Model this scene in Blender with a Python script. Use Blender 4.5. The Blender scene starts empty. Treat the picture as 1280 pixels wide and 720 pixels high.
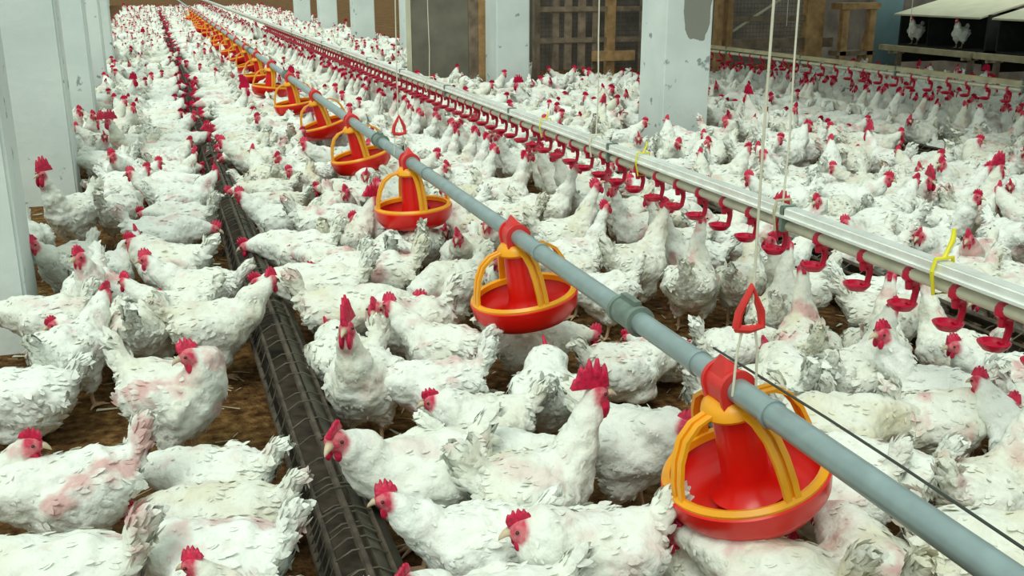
import bpy, bmesh, math, random
import numpy as np
from mathutils import Vector, Matrix, noise

# ------------------------------------------------------------------ camera, light, exposure
SC = bpy.context.scene
COL = SC.collection
FPX = 1270.0; CAMH = 1.35
TH = math.atan(386 / FPX)
PSI = math.asin(455 / math.sqrt(455**2 + 386**2 + FPX**2))
cam = bpy.data.cameras.new('camera'); cam.sensor_width = 36; cam.lens = 36 * FPX / 1280
cam.clip_start = .05; cam.clip_end = 300
camo = bpy.data.objects.new('camera', cam); COL.objects.link(camo)
camo.location = (0, 0, CAMH); camo.rotation_euler = (math.pi / 2 - TH, 0, -PSI)
SC.camera = camo

W = bpy.data.worlds.new('world'); SC.world = W; W.use_nodes = True
wb = W.node_tree.nodes['Background']
wb.inputs[0].default_value = (.84, 1.0, .90, 1); wb.inputs[1].default_value = .72
sun = bpy.data.lights.new('daylight', 'SUN'); sun.energy = 1.7; sun.angle = math.radians(35); sun.color = (.95, 1, .90)
suno = bpy.data.objects.new('daylight', sun); COL.objects.link(suno); suno.rotation_euler = (math.radians(24), math.radians(-22), 0)
SC.view_settings.view_transform = 'Standard'; SC.view_settings.look = 'None'
SC.view_settings.gamma = 1; SC.view_settings.use_curve_mapping = False
SC.view_settings.exposure = 0.07

Fv = np.array([math.sin(PSI) * math.cos(TH), math.cos(PSI) * math.cos(TH), -math.sin(TH)])
Rv = np.array([math.cos(PSI), -math.sin(PSI), 0.]); Uv = np.cross(Rv, Fv)
def ground(x, y, z=0):
    d = Fv + Rv * ((x - 640) / FPX) + Uv * ((360 - y) / FPX)
    t = (z - CAMH) / d[2]
    return d[0] * t, d[1] * t
def proj(x, y, z):
    v = np.array([x, y, z - CAMH]); d = float(v @ Fv)
    return 640 + FPX * float(v @ Rv) / d, 360 - FPX * float(v @ Uv) / d, d

# ------------------------------------------------------------------ materials
def nt(name):
    m = bpy.data.materials.new(name); m.use_nodes = True
    t = m.node_tree; b = t.nodes['Principled BSDF']
    def N(kind, **kw):
        n = t.nodes.new(kind)
        for k, v in kw.items():
            if k[0] == 'i' and k[1:].isdigit(): n.inputs[int(k[1:])].default_value = v
            else: setattr(n, k, v)
        return n
    return m, t, b, N, t.links.new
def plain(name, col, rough=.5, metal=0, vary=.12, scale=12, bump=0, spec=.5, trans=0):
    m, t, b, N, L = nt(name)
    tc = N('ShaderNodeTexCoord'); ns = N('ShaderNodeTexNoise'); ns.inputs['Scale'].default_value = scale; ns.inputs['Detail'].default_value = 5
    L(tc.outputs['Object'], ns.inputs['Vector'])
    r = N('ShaderNodeValToRGB'); r.color_ramp.elements[0].position = .3; r.color_ramp.elements[1].position = .7
    r.color_ramp.elements[0].color = (*[c * (1 - vary) for c in col], 1)
    r.color_ramp.elements[1].color = (*[min(1, c * (1 + vary)) for c in col], 1)
    L(ns.outputs['Fac'], r.inputs[0]); L(r.outputs[0], b.inputs['Base Color'])
    b.inputs['Roughness'].default_value = rough; b.inputs['Metallic'].default_value = metal
    b.inputs['Specular IOR Level'].default_value = spec
    if bump:
        bp = N('ShaderNodeBump'); bp.inputs['Strength'].default_value = bump; bp.inputs['Distance'].default_value = .01
        L(ns.outputs['Fac'], bp.inputs['Height']); L(bp.outputs[0], b.inputs['Normal'])
    return m

def hen_material():
    m, t, b, N, L = nt('white_plumage')
    at = N('ShaderNodeAttribute', attribute_name='paint')   # R skin face, G per-bird random, B comb red, A unused
    sp = N('ShaderNodeSeparateColor'); L(at.outputs['Color'], sp.inputs[0])
    oi = N('ShaderNodeObjectInfo')
    rnd = N('ShaderNodeMath', operation='ADD'); L(oi.outputs['Random'], rnd.inputs[0]); L(sp.outputs[1], rnd.inputs[1])
    fr = N('ShaderNodeMath', operation='FRACT'); L(rnd.outputs[0], fr.inputs[0])
    tc = N('ShaderNodeTexCoord')
    off = N('ShaderNodeVectorMath', operation='ADD'); cmb = N('ShaderNodeMath', operation='MULTIPLY', i1=37.); L(fr.outputs[0], cmb.inputs[0])
    L(tc.outputs['Object'], off.inputs[0]); L(cmb.outputs[0], off.inputs[1])
    def nz(scale, det=3):
        n = N('ShaderNodeTexNoise'); n.inputs['Scale'].default_value = scale; n.inputs['Detail'].default_value = det
        L(off.outputs[0], n.inputs['Vector']); return n.outputs['Fac']
    def ramp(src, p0, p1, c0=(0, 0, 0, 1), c1=(1, 1, 1, 1)):
        r = N('ShaderNodeValToRGB'); e = r.color_ramp.elements
        e[0].position = p0; e[1].position = p1; e[0].color = c0; e[1].color = c1; L(src, r.inputs[0]); return r.outputs[0]
    def mix(fac, a, c, mul=None):
        x = N('ShaderNodeMix', data_type='RGBA')
        if mul is not None:
            mm = N('ShaderNodeMath', operation='MULTIPLY'); L(fac, mm.inputs[0])
            if isinstance(mul, float): mm.inputs[1].default_value = mul
            else: L(mul, mm.inputs[1])
            fac = mm.outputs[0]
        L(fac, x.inputs[0])
        for v, i in ((a, 6), (c, 7)):
            if isinstance(v, tuple): x.inputs[i].default_value = v
            else: L(v, x.inputs[i])
        return x.outputs[2]
    white = mix(fr.outputs[0], (.87, .90, .85, 1), (.80, .81, .73, 1))
    dirty = mix(ramp(nz(6), .46, .72), white, (.66, .60, .38, 1), ramp(fr.outputs[0], .15, 1.0, (.08,)*3 + (1,), (.75,)*3 + (1,)))
    grime = mix(ramp(nz(28, 5), .55, .8), dirty, (.50, .43, .32, 1), .35)
    # bare pink skin where feathers are plucked, on some of the birds
    fr2 = N('ShaderNodeMath', operation='MULTIPLY', i1=7.3); L(fr.outputs[0], fr2.inputs[0])
    fr3 = N('ShaderNodeMath', operation='FRACT'); L(fr2.outputs[0], fr3.inputs[0])
    bare = mix(ramp(nz(8, 4), .55, .66), grime, (.66, .38, .36, 1), ramp(fr3.outputs[0], .20, .9, (.0,)*3 + (1,), (.85,)*3 + (1,)))
    face = mix(sp.outputs[0], bare, mix(ramp(nz(40), .4, .6), (.58, .05, .10, 1), (.68, .20, .22, 1)))
    red = mix(sp.outputs[2], face, (.50, .008, .05, 1))
    L(red, b.inputs['Base Color']); b.inputs['Roughness'].default_value = .85
    b.inputs['Specular IOR Level'].default_value = .15
    b.inputs['Subsurface Weight'].default_value = 0
    bp = N('ShaderNodeBump'); bp.inputs['Strength'].default_value = .5; bp.inputs['Distance'].default_value = .012
    L(nz(45, 4), bp.inputs['Height']); L(bp.outputs[0], b.inputs['Normal'])
    return m
M_HEN = hen_material()
M_COMB = plain('comb_red', (.56, .008, .055), .45, vary=.35, scale=60, bump=.4)
M_BEAK = plain('beak_horn', (.62, .50, .34), .5)
M_LEG = plain('shank_skin', (.55, .36, .22), .6, vary=.3, scale=40)
M_EYE = plain('eye_amber', (.05, .02, .01), .15)
M_RED = plain('red_plastic', (.74, .008, .004), .3, vary=.05, scale=5)
M_CLAMP = plain('faded_red_plastic', (.70, .035, .03), .4, vary=.12, scale=25)
M_YEL = plain('yellow_orange_plastic', (.86, .36, .008), .35, vary=.16, scale=9)
M_CUP = plain('crimson_plastic', (.50, .003, .035), .33, vary=.1)
M_PIPE = plain('galvanised_pipe', (.30, .385, .39), .36, metal=.3, vary=.12, scale=18)
M_COUP = plain('dull_green_grey_coupling', (.20, .26, .22), .55, metal=.3, vary=.25, scale=30)
M_ALU = plain('aluminium_rail', (.88, .92, .87), .25, metal=.25, vary=.1, scale=15)
M_PVC = plain('cream_water_pipe', (.62, .60, .46), .45, vary=.15, scale=10)
M_RUST = plain('rusty_trough_steel', (.08, .06, .042), .75, metal=.15, vary=.5, scale=22, bump=.6)
M_STRIP = plain('olive_grey_strip', (.085, .075, .052), .6, metal=.2, vary=.45, scale=14, bump=.3)
M_GRID = plain('dull_grille_wire', (.10, .09, .065), .6, metal=.4, vary=.4, scale=30)
M_CORD = plain('cream_cord', (.72, .70, .55), .8)
M_TIE = plain('yellow_tie', (.80, .72, .03), .5)
M_WIRE = plain('dark_steel_wire', (.07, .08, .07), .5, metal=.5)
M_WOOD = plain('weathered_orange_wood', (.42, .25, .11), .8, vary=.35, scale=9, bump=.4)
M_WOOD2 = plain('brown_grey_wood', (.23, .17, .12), .85, vary=.4, scale=9, bump=.4)
M_BOARD = plain('grey_brown_board', (.17, .155, .12), .8, vary=.22, scale=4)
M_PALEWOOD = plain('pale_perch_wood', (.50, .44, .28), .8, vary=.2, scale=9)
M_AWN = plain('cream_awning_sheet', (.62, .60, .44), .7, vary=.08, scale=5)
M_DARK = plain('nest_board_painted_shade', (.025, .03, .028), .8, vary=.3)  # shade of the nest interior put into the board colour
M_TEAL = plain('blue_grey_sheet', (.16, .27, .29), .6, vary=.15, scale=3)
M_BACK = plain('brown_grey_wall', (.14, .12, .10), .9, vary=.45, scale=3, bump=.3)

def litter():
    m, t, b, N, L = nt('brown_litter')
    tc = N('ShaderNodeTexCoord')
    def nz(s, d=6):
        n = N('ShaderNodeTexNoise'); n.inputs['Scale'].default_value = s; n.inputs['Detail'].default_value = d
        L(tc.outputs['Object'], n.inputs['Vector']); return n.outputs['Fac']
    r = N('ShaderNodeValToRGB'); e = r.color_ramp.elements
    e[0].position = .32; e[0].color = (.055, .024, .010, 1); e[1].position = .72; e[1].color = (.30, .18, .075, 1)
    x = e.new(.52); x.color = (.16, .088, .035, 1)
    L(nz(26, 10), r.inputs[0])
    r2 = N('ShaderNodeValToRGB'); r2.color_ramp.elements[0].position = .35; r2.color_ramp.elements[1].position = .7
    r2.color_ramp.elements[0].color = (.7, .62, .6, 1); r2.color_ramp.elements[1].color = (1.25, 1.2, 1.0, 1)
    L(nz(2.2, 3), r2.inputs[0])
    mx = N('ShaderNodeMix', data_type='RGBA', blend_type='MULTIPLY'); mx.inputs[0].default_value = 1
    L(r.outputs[0], mx.inputs[6]); L(r2.outputs[0], mx.inputs[7]); L(mx.outputs[2], b.inputs['Base Color'])
    b.inputs['Roughness'].default_value = .95; b.inputs['Specular IOR Level'].default_value = .1
    bp = N('ShaderNodeBump'); bp.inputs['Strength'].default_value = 1; bp.inputs['Distance'].default_value = .02
    L(nz(60, 8), bp.inputs['Height']); L(bp.outputs[0], b.inputs['Normal'])
    return m
def whitewash(patch=None):
    m, t, b, N, L = nt('whitewashed_concrete')
    tc = N('ShaderNodeTexCoord')
    def nz(s, d=6):
        n = N('ShaderNodeTexNoise'); n.inputs['Scale'].default_value = s; n.inputs['Detail'].default_value = d
        L(tc.outputs['Object'], n.inputs['Vector']); return n.outputs['Fac']
    r = N('ShaderNodeValToRGB'); e = r.color_ramp.elements
    e[0].position = .3; e[0].color = (.66, .74, .72, 1); e[1].position = .7; e[1].color = (.80, .86, .83, 1)
    L(nz(2.5), r.inputs[0])
    chips = N('ShaderNodeValToRGB'); chips.color_ramp.elements[0].position = .66; chips.color_ramp.elements[1].position = .70
    L(nz(9, 8), chips.inputs[0])
    mx = N('ShaderNodeMix', data_type='RGBA'); L(chips.outputs[0], mx.inputs[0]); L(r.outputs[0], mx.inputs[6]); mx.inputs[7].default_value = (.30, .36, .35, 1)
    out = mx.outputs[2]
    if patch:      # flaked-off paint: (x, z, half width, half height)
        sx = N('ShaderNodeSeparateXYZ'); L(tc.outputs['Object'], sx.inputs[0])
        def ax(o, c, h):
            a = N('ShaderNodeMath', operation='SUBTRACT', i1=c); L(sx.outputs[o], a.inputs[0])
            d = N('ShaderNodeMath', operation='DIVIDE', i1=h); L(a.outputs[0], d.inputs[0])
            p = N('ShaderNodeMath', operation='POWER', i1=4.); ab = N('ShaderNodeMath', operation='ABSOLUTE'); L(d.outputs[0], ab.inputs[0]); L(ab.outputs[0], p.inputs[0]); return p.outputs[0]
        s = N('ShaderNodeMath', operation='ADD'); L(ax(0, patch[0], patch[2]), s.inputs[0]); L(ax(2, patch[1], patch[3]), s.inputs[1])
        w = N('ShaderNodeMath', operation='MULTIPLY_ADD', i1=1.6, i2=-.8); L(nz(7, 4), w.inputs[0])
        s2 = N('ShaderNodeMath', operation='ADD'); L(s.outputs[0], s2.inputs[0]); L(w.outputs[0], s2.inputs[1])
        lt = N('ShaderNodeMath', operation='LESS_THAN', i1=1.); L(s2.outputs[0], lt.inputs[0])
        m2 = N('ShaderNodeMix', data_type='RGBA'); L(lt.outputs[0], m2.inputs[0]); L(out, m2.inputs[6]); m2.inputs[7].default_value = (.27, .27, .235, 1)
        out = m2.outputs[2]
    L(out, b.inputs['Base Color']); b.inputs['Roughness'].default_value = .8
    bp = N('ShaderNodeBump'); bp.inputs['Strength'].default_value = .3; bp.inputs['Distance'].default_value = .01
    L(nz(20), bp.inputs['Height']); L(bp.outputs[0], b.inputs['Normal'])
    return m
M_WHITE = whitewash(); M_FLOOR = litter()

# ------------------------------------------------------------------ shape helpers
def box(bm, x0, x1, y0, y1, z0, z1, bev=0):
    r = bmesh.ops.create_cube(bm, size=1)
    bmesh.ops.scale(bm, vec=(x1 - x0, y1 - y0, z1 - z0), verts=r['verts'])
    bmesh.ops.translate(bm, vec=((x0 + x1) / 2, (y0 + y1) / 2, (z0 + z1) / 2), verts=r['verts'])
    if bev:
        es = list({e for v in r['verts'] for e in v.link_edges})
        bmesh.ops.bevel(bm, geom=es, offset=bev, segments=2, affect='EDGES')
def tube(bm, pts, rad, n=10, caps=True):
    pts = [Vector(p) for p in pts]; rings = []
    rads = rad if isinstance(rad, (list, tuple)) else [rad] * len(pts)
    up = None
    for i, p in enumerate(pts):
        d = (pts[min(i + 1, len(pts) - 1)] - pts[max(i - 1, 0)]).normalized()
        if up is None:
            up = Vector((0, 0, 1)) if abs(d.z) < .9 else Vector((1, 0, 0))
        s = d.cross(up).normalized(); up = s.cross(d).normalized()
        rings.append([bm.verts.new(p + (s * math.cos(a) + up * math.sin(a)) * rads[i]) for a in [2 * math.pi * k / n for k in range(n)]])
    for a, c in zip(rings, rings[1:]):
        for k in range(n): bm.faces.new((a[k], a[(k + 1) % n], c[(k + 1) % n], c[k]))
    if caps: bm.faces.new(rings[0][::-1]); bm.faces.new(rings[-1])
def lathe(bm, prof, n=32, c=(0, 0, 0), close=True):
    rings = [[bm.verts.new((c[0] + r * math.cos(2 * math.pi * k / n), c[1] + r * math.sin(2 * math.pi * k / n), c[2] + z)) for k in range(n)] for r, z in prof]
    pairs = list(zip(rings, rings[1:])) + ([(rings[-1], rings[0])] if close else [])
    for a, d in pairs:
        for k in range(n): bm.faces.new((a[k], a[(k + 1) % n], d[(k + 1) % n], d[k]))
def obj(name, bm, mat, parent=None, smooth=True, loc=(0, 0, 0)):
    bmesh.ops.recalc_face_normals(bm, faces=bm.faces)
    me = bpy.data.meshes.new(name); bm.to_mesh(me); bm.free()
    me.materials.append(mat)
    if smooth:
        me.polygons.foreach_set('use_smooth', [True] * len(me.polygons))
        try: me.set_sharp_from_angle(angle=math.radians(38))
        except Exception: pass
    o = bpy.data.objects.new(name, me); COL.objects.link(o); o.parent = parent; o.location = loc
    return o
def tag(o, label=None, cat=None, group=None, kind=None):
    for k, v in (('label', label), ('category', cat), ('group', group), ('kind', kind)):
        if v: o[k] = v
    return o
def empty(name, loc, label, cat, group=None, rz=0):
    o = bpy.data.objects.new(name, None); COL.objects.link(o); o.location = loc; o.rotation_euler = (0, 0, rz)
    o.empty_display_size = .1
    return tag(o, label, cat, group)
def copy_tree(o, parent=None):
    c = o.copy(); COL.objects.link(c); c.parent = parent
    for ch in KIDS.get(o.name, []): 
        k = copy_tree(ch, c); KIDS.setdefault(c.name, []).append(k)
    return c
KIDS = {}
def kids(o, *chs): KIDS.setdefault(o.name, []).extend(chs)
ORD = ['zeroth', 'first', 'second', 'third', 'fourth', 'fifth', 'sixth', 'seventh', 'eighth', 'ninth', 'tenth', 'eleventh', 'twelfth',
       'thirteenth', 'fourteenth', 'fifteenth', 'sixteenth', 'seventeenth', 'eighteenth', 'nineteenth', 'twentieth', 'twenty-first', 'twenty-second', 'twenty-third', 'twenty-fourth', 'twenty-fifth', 'twenty-sixth', 'twenty-seventh', 'twenty-eighth', 'twenty-ninth', 'thirtieth']

# ------------------------------------------------------------------ setting
bm = bmesh.new(); bmesh.ops.create_grid(bm, x_segments=10, y_segments=10, size=50)
tag(obj('floor', bm, M_FLOOR, loc=(10, 40, 0)), kind='structure', label='brown litter floor of the poultry house')
def pier(n, x0, x1, y0, y1, h, mat):
    bm = bmesh.new(); box(bm, x0, x1, y0, y1, -.02, h, .012)
    tag(obj('pillar', bm, mat), kind='structure', label=n)
for i, y in enumerate((4.0, 6.8, 9.6, 12.4, 15.2)):
    pier('white painted wall pier beside the aisle', -1.15, -.54, y, y + .34, 2.2, M_WHITE)
M_PATCH = whitewash((3.85, 1.42, .115, .50))
for i, y in enumerate((6.96, 11.0, 15.4, 19.6, 23.8, 28.0)):
    pier('white painted roof pillar among the hens', 3.59, 3.98, y, y + .42, 2.4, M_PATCH if i == 0 else M_WHITE)
def wall(name, x0, x1, y0, y1, h, mat):
    bm = bmesh.new(); box(bm, x0, x1, y0, y1, -.02, h); tag(obj(name, bm, mat, smooth=False), kind='structure')
wall('wall_left', -2.2, -2.05, 2.0, 60, 1.1, M_WHITE)
wall('wall_back', 4.6, 14.0, 15.0, 15.2, 1.6, M_BACK)
wall('wall_right', 11.4, 11.55, 2.0, 15, 1.8, M_BACK)

bm = bmesh.new(); box(bm, 4.4, 8.6, -4, 14, 2.9, 2.96); tag(obj('unseen_shade_strip', bm, M_BACK, smooth=False), kind='structure')  # unseen overhead strip, added only to dim the birds in the pens below
# ------------------------------------------------------------------ feed line
PX, PZ = 1.03, .57
PANY = [1.66, 2.98, 4.42, 5.85, 7.25] + [7.25 + 1.4 * k for k in range(1, 18)]
TILT = [15, 9, 3, 12, 16, 8, -6, 5, 12]
pipe = empty('feed_pipe', (PX, 1, 0), 'long galvanised grey feed pipe running over the row of red feeders', 'pipe')
bm = bmesh.new(); tube(bm, [(0, -.8, PZ), (0, 60, PZ)], .0255, 20); obj('pipe_tube', bm, M_PIPE, pipe)
for y in (2.12, 5.05, 8.9, 12.3):
    bm = bmesh.new(); tube(bm, [(0, y - 1 - .05, PZ), (0, y - 1 + .05, PZ)], .033, 20)
    tube(bm, [(0, y - 1 - .058, PZ), (0, y - 1 - .044, PZ)], .037, 20); tube(bm, [(0, y - 1 + .044, PZ), (0, y - 1 + .058, PZ)], .037, 20)
    box(bm, -.008, .008, y - 1.04, y - .96, PZ + .03, PZ + .046)
    obj('coupling', bm, M_COUP, pipe)
for y in (1.50, 1.78, 2.74, 4.1, 4.36):
    bm = bmesh.new(); tube(bm, [(0, y - 1 - .006, PZ), (0, y - 1 + .006, PZ)], .029, 20); obj('joint_ring', bm, M_PIPE, pipe)
bm = bmesh.new()
tube(bm, [(.045, y, .615 + .004 * math.sin(y * 5)) for y in np.arange(-.6, 1.0, .2)], .0026, 6)
wire = obj('guard_wire', bm, M_WIRE, loc=(PX, 1, -.02)); tag(wire, 'thin dark wire strung just above and beside the grey feed pipe', 'wire')

def make_feeder(y, label):
    root = empty('hanging_feeder', (PX, y, PZ), label, 'feeder', 'red and yellow pan feeders hanging from the feed pipe')
    bm = bmesh.new()      # dish: outer wall, rim, inner wall, raised centre
    lathe(bm, [(.03, .300), (.10, .298), (.140, .308), (.163, .335), (.169, .366), (.171, .376), (.166, .379), (.160, .372), (.154, .343), (.132, .320), (.10, .312), (.05, .322), (.03, .335)], 48)
    lathe(bm, [(.0001, .299), (.031, .300), (.031, .335), (.0001, .336)], 24, close=False)
    pan = obj('pan', bm, M_RED, root)
    bm = bmesh.new()      # feed drop tube flaring to a cone
    lathe(bm, [(.030, .545), (.044, .50), (.046, .44), (.048, .375), (.056, .350), (.078, .334), (.074, .330), (.046, .344), (.036, .37), (.033, .44), (.028, .545)], 32)
    box(bm, -.004, .004, .03, .05, .37, .54)
    cone = obj('drop_tube', bm, M_RED, root)
    bm = bmesh.new()      # grill: collar, ring, four grooved arms
    lathe(bm, [(.036, .512), (.058, .510), (.064, .517), (.060, .530), (.048, .542), (.034, .545)], 32)
    lathe(bm, [(.150, .372), (.166, .372), (.168, .384), (.160, .392), (.150, .388)], 48)
    prof = [(.048, .526), (.090, .519), (.122, .498), (.143, .462), (.155, .42), (.160, .378)]
    for ai in (205, 292, 22, 112):
        a = math.radians(ai) - PSI
        ca, sa = math.cos(a), math.sin(a)
        for off in (-.0105, .0105):
            rows = []
            for r, z in prof:
                ring = []
                for (dw, dr) in ((-.0065, .004), (.0065, .004), (.0065, -.004), (-.0065, -.004)):
                    rr = r + dr; w = off + dw
                    ring.append(bm.verts.new((rr * ca - w * sa, rr * sa + w * ca, z + dr * .6)))
                rows.append(ring)
            for p, q in zip(rows, rows[1:]):
                for k in range(4): bm.faces.new((p[k], p[(k + 1) % 4], q[(k + 1) % 4], q[k]))
            bm.faces.new(rows[0][::-1]); bm.faces.new(rows[-1])
        rows = []
        for r, z in prof:
            rows.append([bm.verts.new(((r - .002) * ca - w * sa, (r - .002) * sa + w * ca, z - .001)) for w in (-.012, .012)])
        for p, q in zip(rows, rows[1:]): bm.faces.new((p[0], p[1], q[1], q[0]))
    grill = obj('grill', bm, M_YEL, root)
    bm = bmesh.new()      # saddle clamp over the pipe, with a peaked top
    for s0, s1, rr in ((-.034, .034, .036), (-.040, -.030, .041), (.030, .040, .041)):
        rings = []
        for yy in (s0, s1):
            ring = [bm.verts.new((rr * math.cos(a), yy, PZ + rr * math.sin(a))) for a in [math.pi * k / 12 for k in range(13)]]
            ring.append(bm.verts.new((-rr * .95, yy, PZ - .045))); ring.append(bm.verts.new((rr * .95, yy, PZ - .045)))
            rings.append(ring)
        n = len(rings[0])
        for k in range(n): bm.faces.new((rings[0][k], rings[0][(k + 1) % n], rings[1][(k + 1) % n], rings[1][k]))
        bm.faces.new(rings[0]); bm.faces.new(rings[1][::-1])
    vs = [bm.verts.new(p) for p in ((-.022, -.03, PZ + .028), (.022, -.03, PZ + .028), (.022, .03, PZ + .028), (-.022, .03, PZ + .028), (0, -.012, PZ + .064), (0, .012, PZ + .064))]
    for f in ((0, 1, 4), (2, 3, 5), (1, 2, 5, 4), (3, 0, 4, 5), (0, 3, 2, 1)): bm.faces.new([vs[i] for i in f])
    clamp = obj('pipe_clamp', bm, M_CLAMP, root)
    bm = bmesh.new()      # grey shut-off lug
    box(bm, .034, .046, -.012, .012, .47, .56, .003)
    lug = obj('shutter_lug', bm, M_COUP, root)
    for q in (pan, cone, grill, clamp, lug): q.location.z = -PZ
    for q in (pan, cone, grill): q.scale = (1.04, 1.04, 1.1); q.location.z = -PZ - .052
    kids(root, pan, cone, grill, clamp, lug)
    return root
def feeder_label(i):
    if i == 0: return 'red pan feeder with yellow grill, lowest in view and largest, nearest the camera'
    return 'red pan feeder with yellow grill, %s along the feed pipe counting from the largest' % ORD[i + 1]
fd = make_feeder(PANY[0], feeder_label(0)); fd.rotation_euler = (0, -math.radians(TILT[0]), 0)
for i, y in enumerate(PANY[1:], 1):
    c = copy_tree(fd); c.location = (PX, y, PZ); c['label'] = feeder_label(i)
    c.rotation_euler = (0, -math.radians(TILT[i % 9]), 0)

def hanger(x, y, z0, clipz, label, mat=M_CORD, clip=True, r=.0026, spread=.022):
    root = empty('suspension_rope', (x, y, 0), label, 'cord')
    rd = random.Random(int(x * 100 + y * 10))
    bm = bmesh.new()
    tube(bm, [(rd.uniform(-.004, .004), rd.uniform(-.004, .004), z) for z in np.linspace(clipz, 3.2, 9)], r, 6)
    obj('upper_cord', bm, mat, root)
    if clip:
        bm = bmesh.new()
        tube(bm, [(-.028, 0, clipz - .05), (-.024, 0, clipz - .02), (0, 0, clipz + .03), (.024, 0, clipz - .02), (.028, 0, clipz - .05), (0, 0, clipz - .055), (-.028, 0, clipz - .05)], .0085, 8)
        obj('tension_clip', bm, M_CLAMP, root)
        for s in (-1, 1):
            bm = bmesh.new(); tube(bm, [(s * .012, 0, clipz - .045), (s * spread, 0, (clipz + z0) / 2), (s * .026, 0, z0)], .0026, 6)
            obj('lower_cord', bm, mat, root)
hanger(PX, 1.60, PZ, .76, 'cream cord with red clip holding up the feed pipe at the largest feeder')
hanger(PX, 4.61, PZ, .72, 'cord with red clip holding the feed pipe past the third feeder')
# ------------------------------------------------------------------ drinker lines
def drinker_line(x, y0, y1, ys, label, rz=.60, mat=None):
    root = empty('drinker_line', (x, y0, 0), label, 'drinker line', None)
    bm = bmesh.new(); box(bm, -.023, .023, 0, y1 - y0, rz, rz + .036, .005)
    box(bm, -.031, -.023, 0, y1 - y0, rz + .002, rz + .010); box(bm, .023, .031, 0, y1 - y0, rz + .002, rz + .010)
    obj('support_rail', bm, mat or M_ALU, root)
    bm = bmesh.new(); tube(bm, [(0, 0, rz - .028), (0, y1 - y0, rz - .028)], .0165, 12); obj('water_pipe', bm, M_PVC, root)
    for y in np.arange(y0 + .5, min(y1, 16), 1.4):
        bm = bmesh.new(); box(bm, -.027, .027, y - y0 - .012, y - y0 + .012, rz - .047, rz + .04, .004); obj('pipe_bracket', bm, M_COUP, root)
    first = None
    for y in ys:
        if first is None:
            bm = bmesh.new()
            lathe(bm, [(.0001, rz - .010), (.014, rz - .012), (.0215, rz - .024), (.0215, rz - .044), (.012, rz - .052), (.009, rz - .075), (.0001, rz - .076)], 14, close=False)
            tube(bm, [(0, .0, rz - .055), (.024, .004, rz - .062), (.026, .0, rz - .085), (.020, 0, rz - .118), (.004, 0, rz - .124)], [.012, .013, .0095, .009, .011], 8)
            first = obj('nipple_drinker', bm, M_CUP, root, loc=(0, y - y0, 0))
            bm = bmesh.new()
            lathe(bm, [(.0001, rz - .132), (.026, rz - .132), (.038, rz - .119), (.041, rz - .112), (.034, rz - .110), (.024, rz - .120), (.0001, rz - .123)], 18, c=(-.016, 0, 0), close=False)
            cup = obj('drip_cup', bm, M_CUP, first)
            kids(first, cup)
        else:
            c = copy_tree(first, root); c.location = (0, y - y0, 0)
    return root
nip = [1.72, 1.86, 2.02, 2.2, 2.4, 2.62, 2.84, 3.02, 3.2, 3.38, 3.56, 3.74]
while len(nip) < 96: nip.append(nip[-1] + .185)
drinker_line(1.92, .9, 50, nip, 'pale metal drinker line with a dense row of crimson nipple cups, running through the flock', .60)
nip2 = list(np.arange(5.0, 11.0, .21))
drinker_line(5.98, 4.0, 11.1, nip2, 'second drinker line with crimson cups, low along the nest side pen', .60, M_PALEWOOD)
for (x, y, lab, rr) in ((1.92, 2.83, 'cream cord tied to the drinker line between the feed pipe cord and the end', .0034), (1.92, 4.38, 'cord down to the drinker line in front of the brown slatted partition', .0034),
                    (1.92, 7.5, 'thin cord down to the drinker line in front of the solid board', .003)):
    r = empty('suspension_rope', (x, y, 0), lab, 'cord'); bm = bmesh.new(); tube(bm, [(.004 * math.sin(z * 9), 0, z) for z in np.linspace(.62, 3.2, 12)], rr, 6); obj('cord_line', bm, M_CORD, r)
    bm = bmesh.new(); tube(bm, [(-.034, 0, .62), (-.026, 0, .652), (.026, 0, .652), (.034, 0, .62), (.025, 0, .55), (-.025, 0, .55), (-.034, 0, .62)], .005, 6); obj('knot_loop', bm, M_CORD if y != 2.83 else M_PALEWOOD, r)
for (y, ts, lab) in ((2.08, 1.0, 'bright yellow tie knotted round the drinker line near its close end'), (3.88, .6, 'greenish yellow tie round the drinker line before the white pillar'), (5.05, .5, 'small yellow tie round the drinker line further along')):
    r = empty('yellow_cable_tie', (1.92, y, 0), lab, 'tie')
    bm = bmesh.new(); tube(bm, [(-.036, 0, .61), (-.028, 0, .645), (.028, 0, .645), (.034, 0, .60), (.02, 0, .548), (-.022, 0, .548), (-.036, 0, .61)], .0045 * ts + .001, 8); obj('loop', bm, M_TIE, r)
    bm = bmesh.new(); tube(bm, [(.0, 0, .645), (.012 * ts, .004, .645 + .02 * ts), (.030 * ts, .01, .645 + .045 * ts), (.032 * ts, .012, .645 + .075 * ts)], [.007 * ts, .006 * ts, .008 * ts, .005 * ts], 8); obj('tail', bm, M_TIE, r)
hanger(5.98, 9.0, .63, .9, 'pale cord holding up the second drinker line in the nest side pen', clip=False)
hanger(5.98, 7.2, .63, .9, 'thin pale cord to the second drinker line before the stool', clip=False, r=.003)

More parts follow.
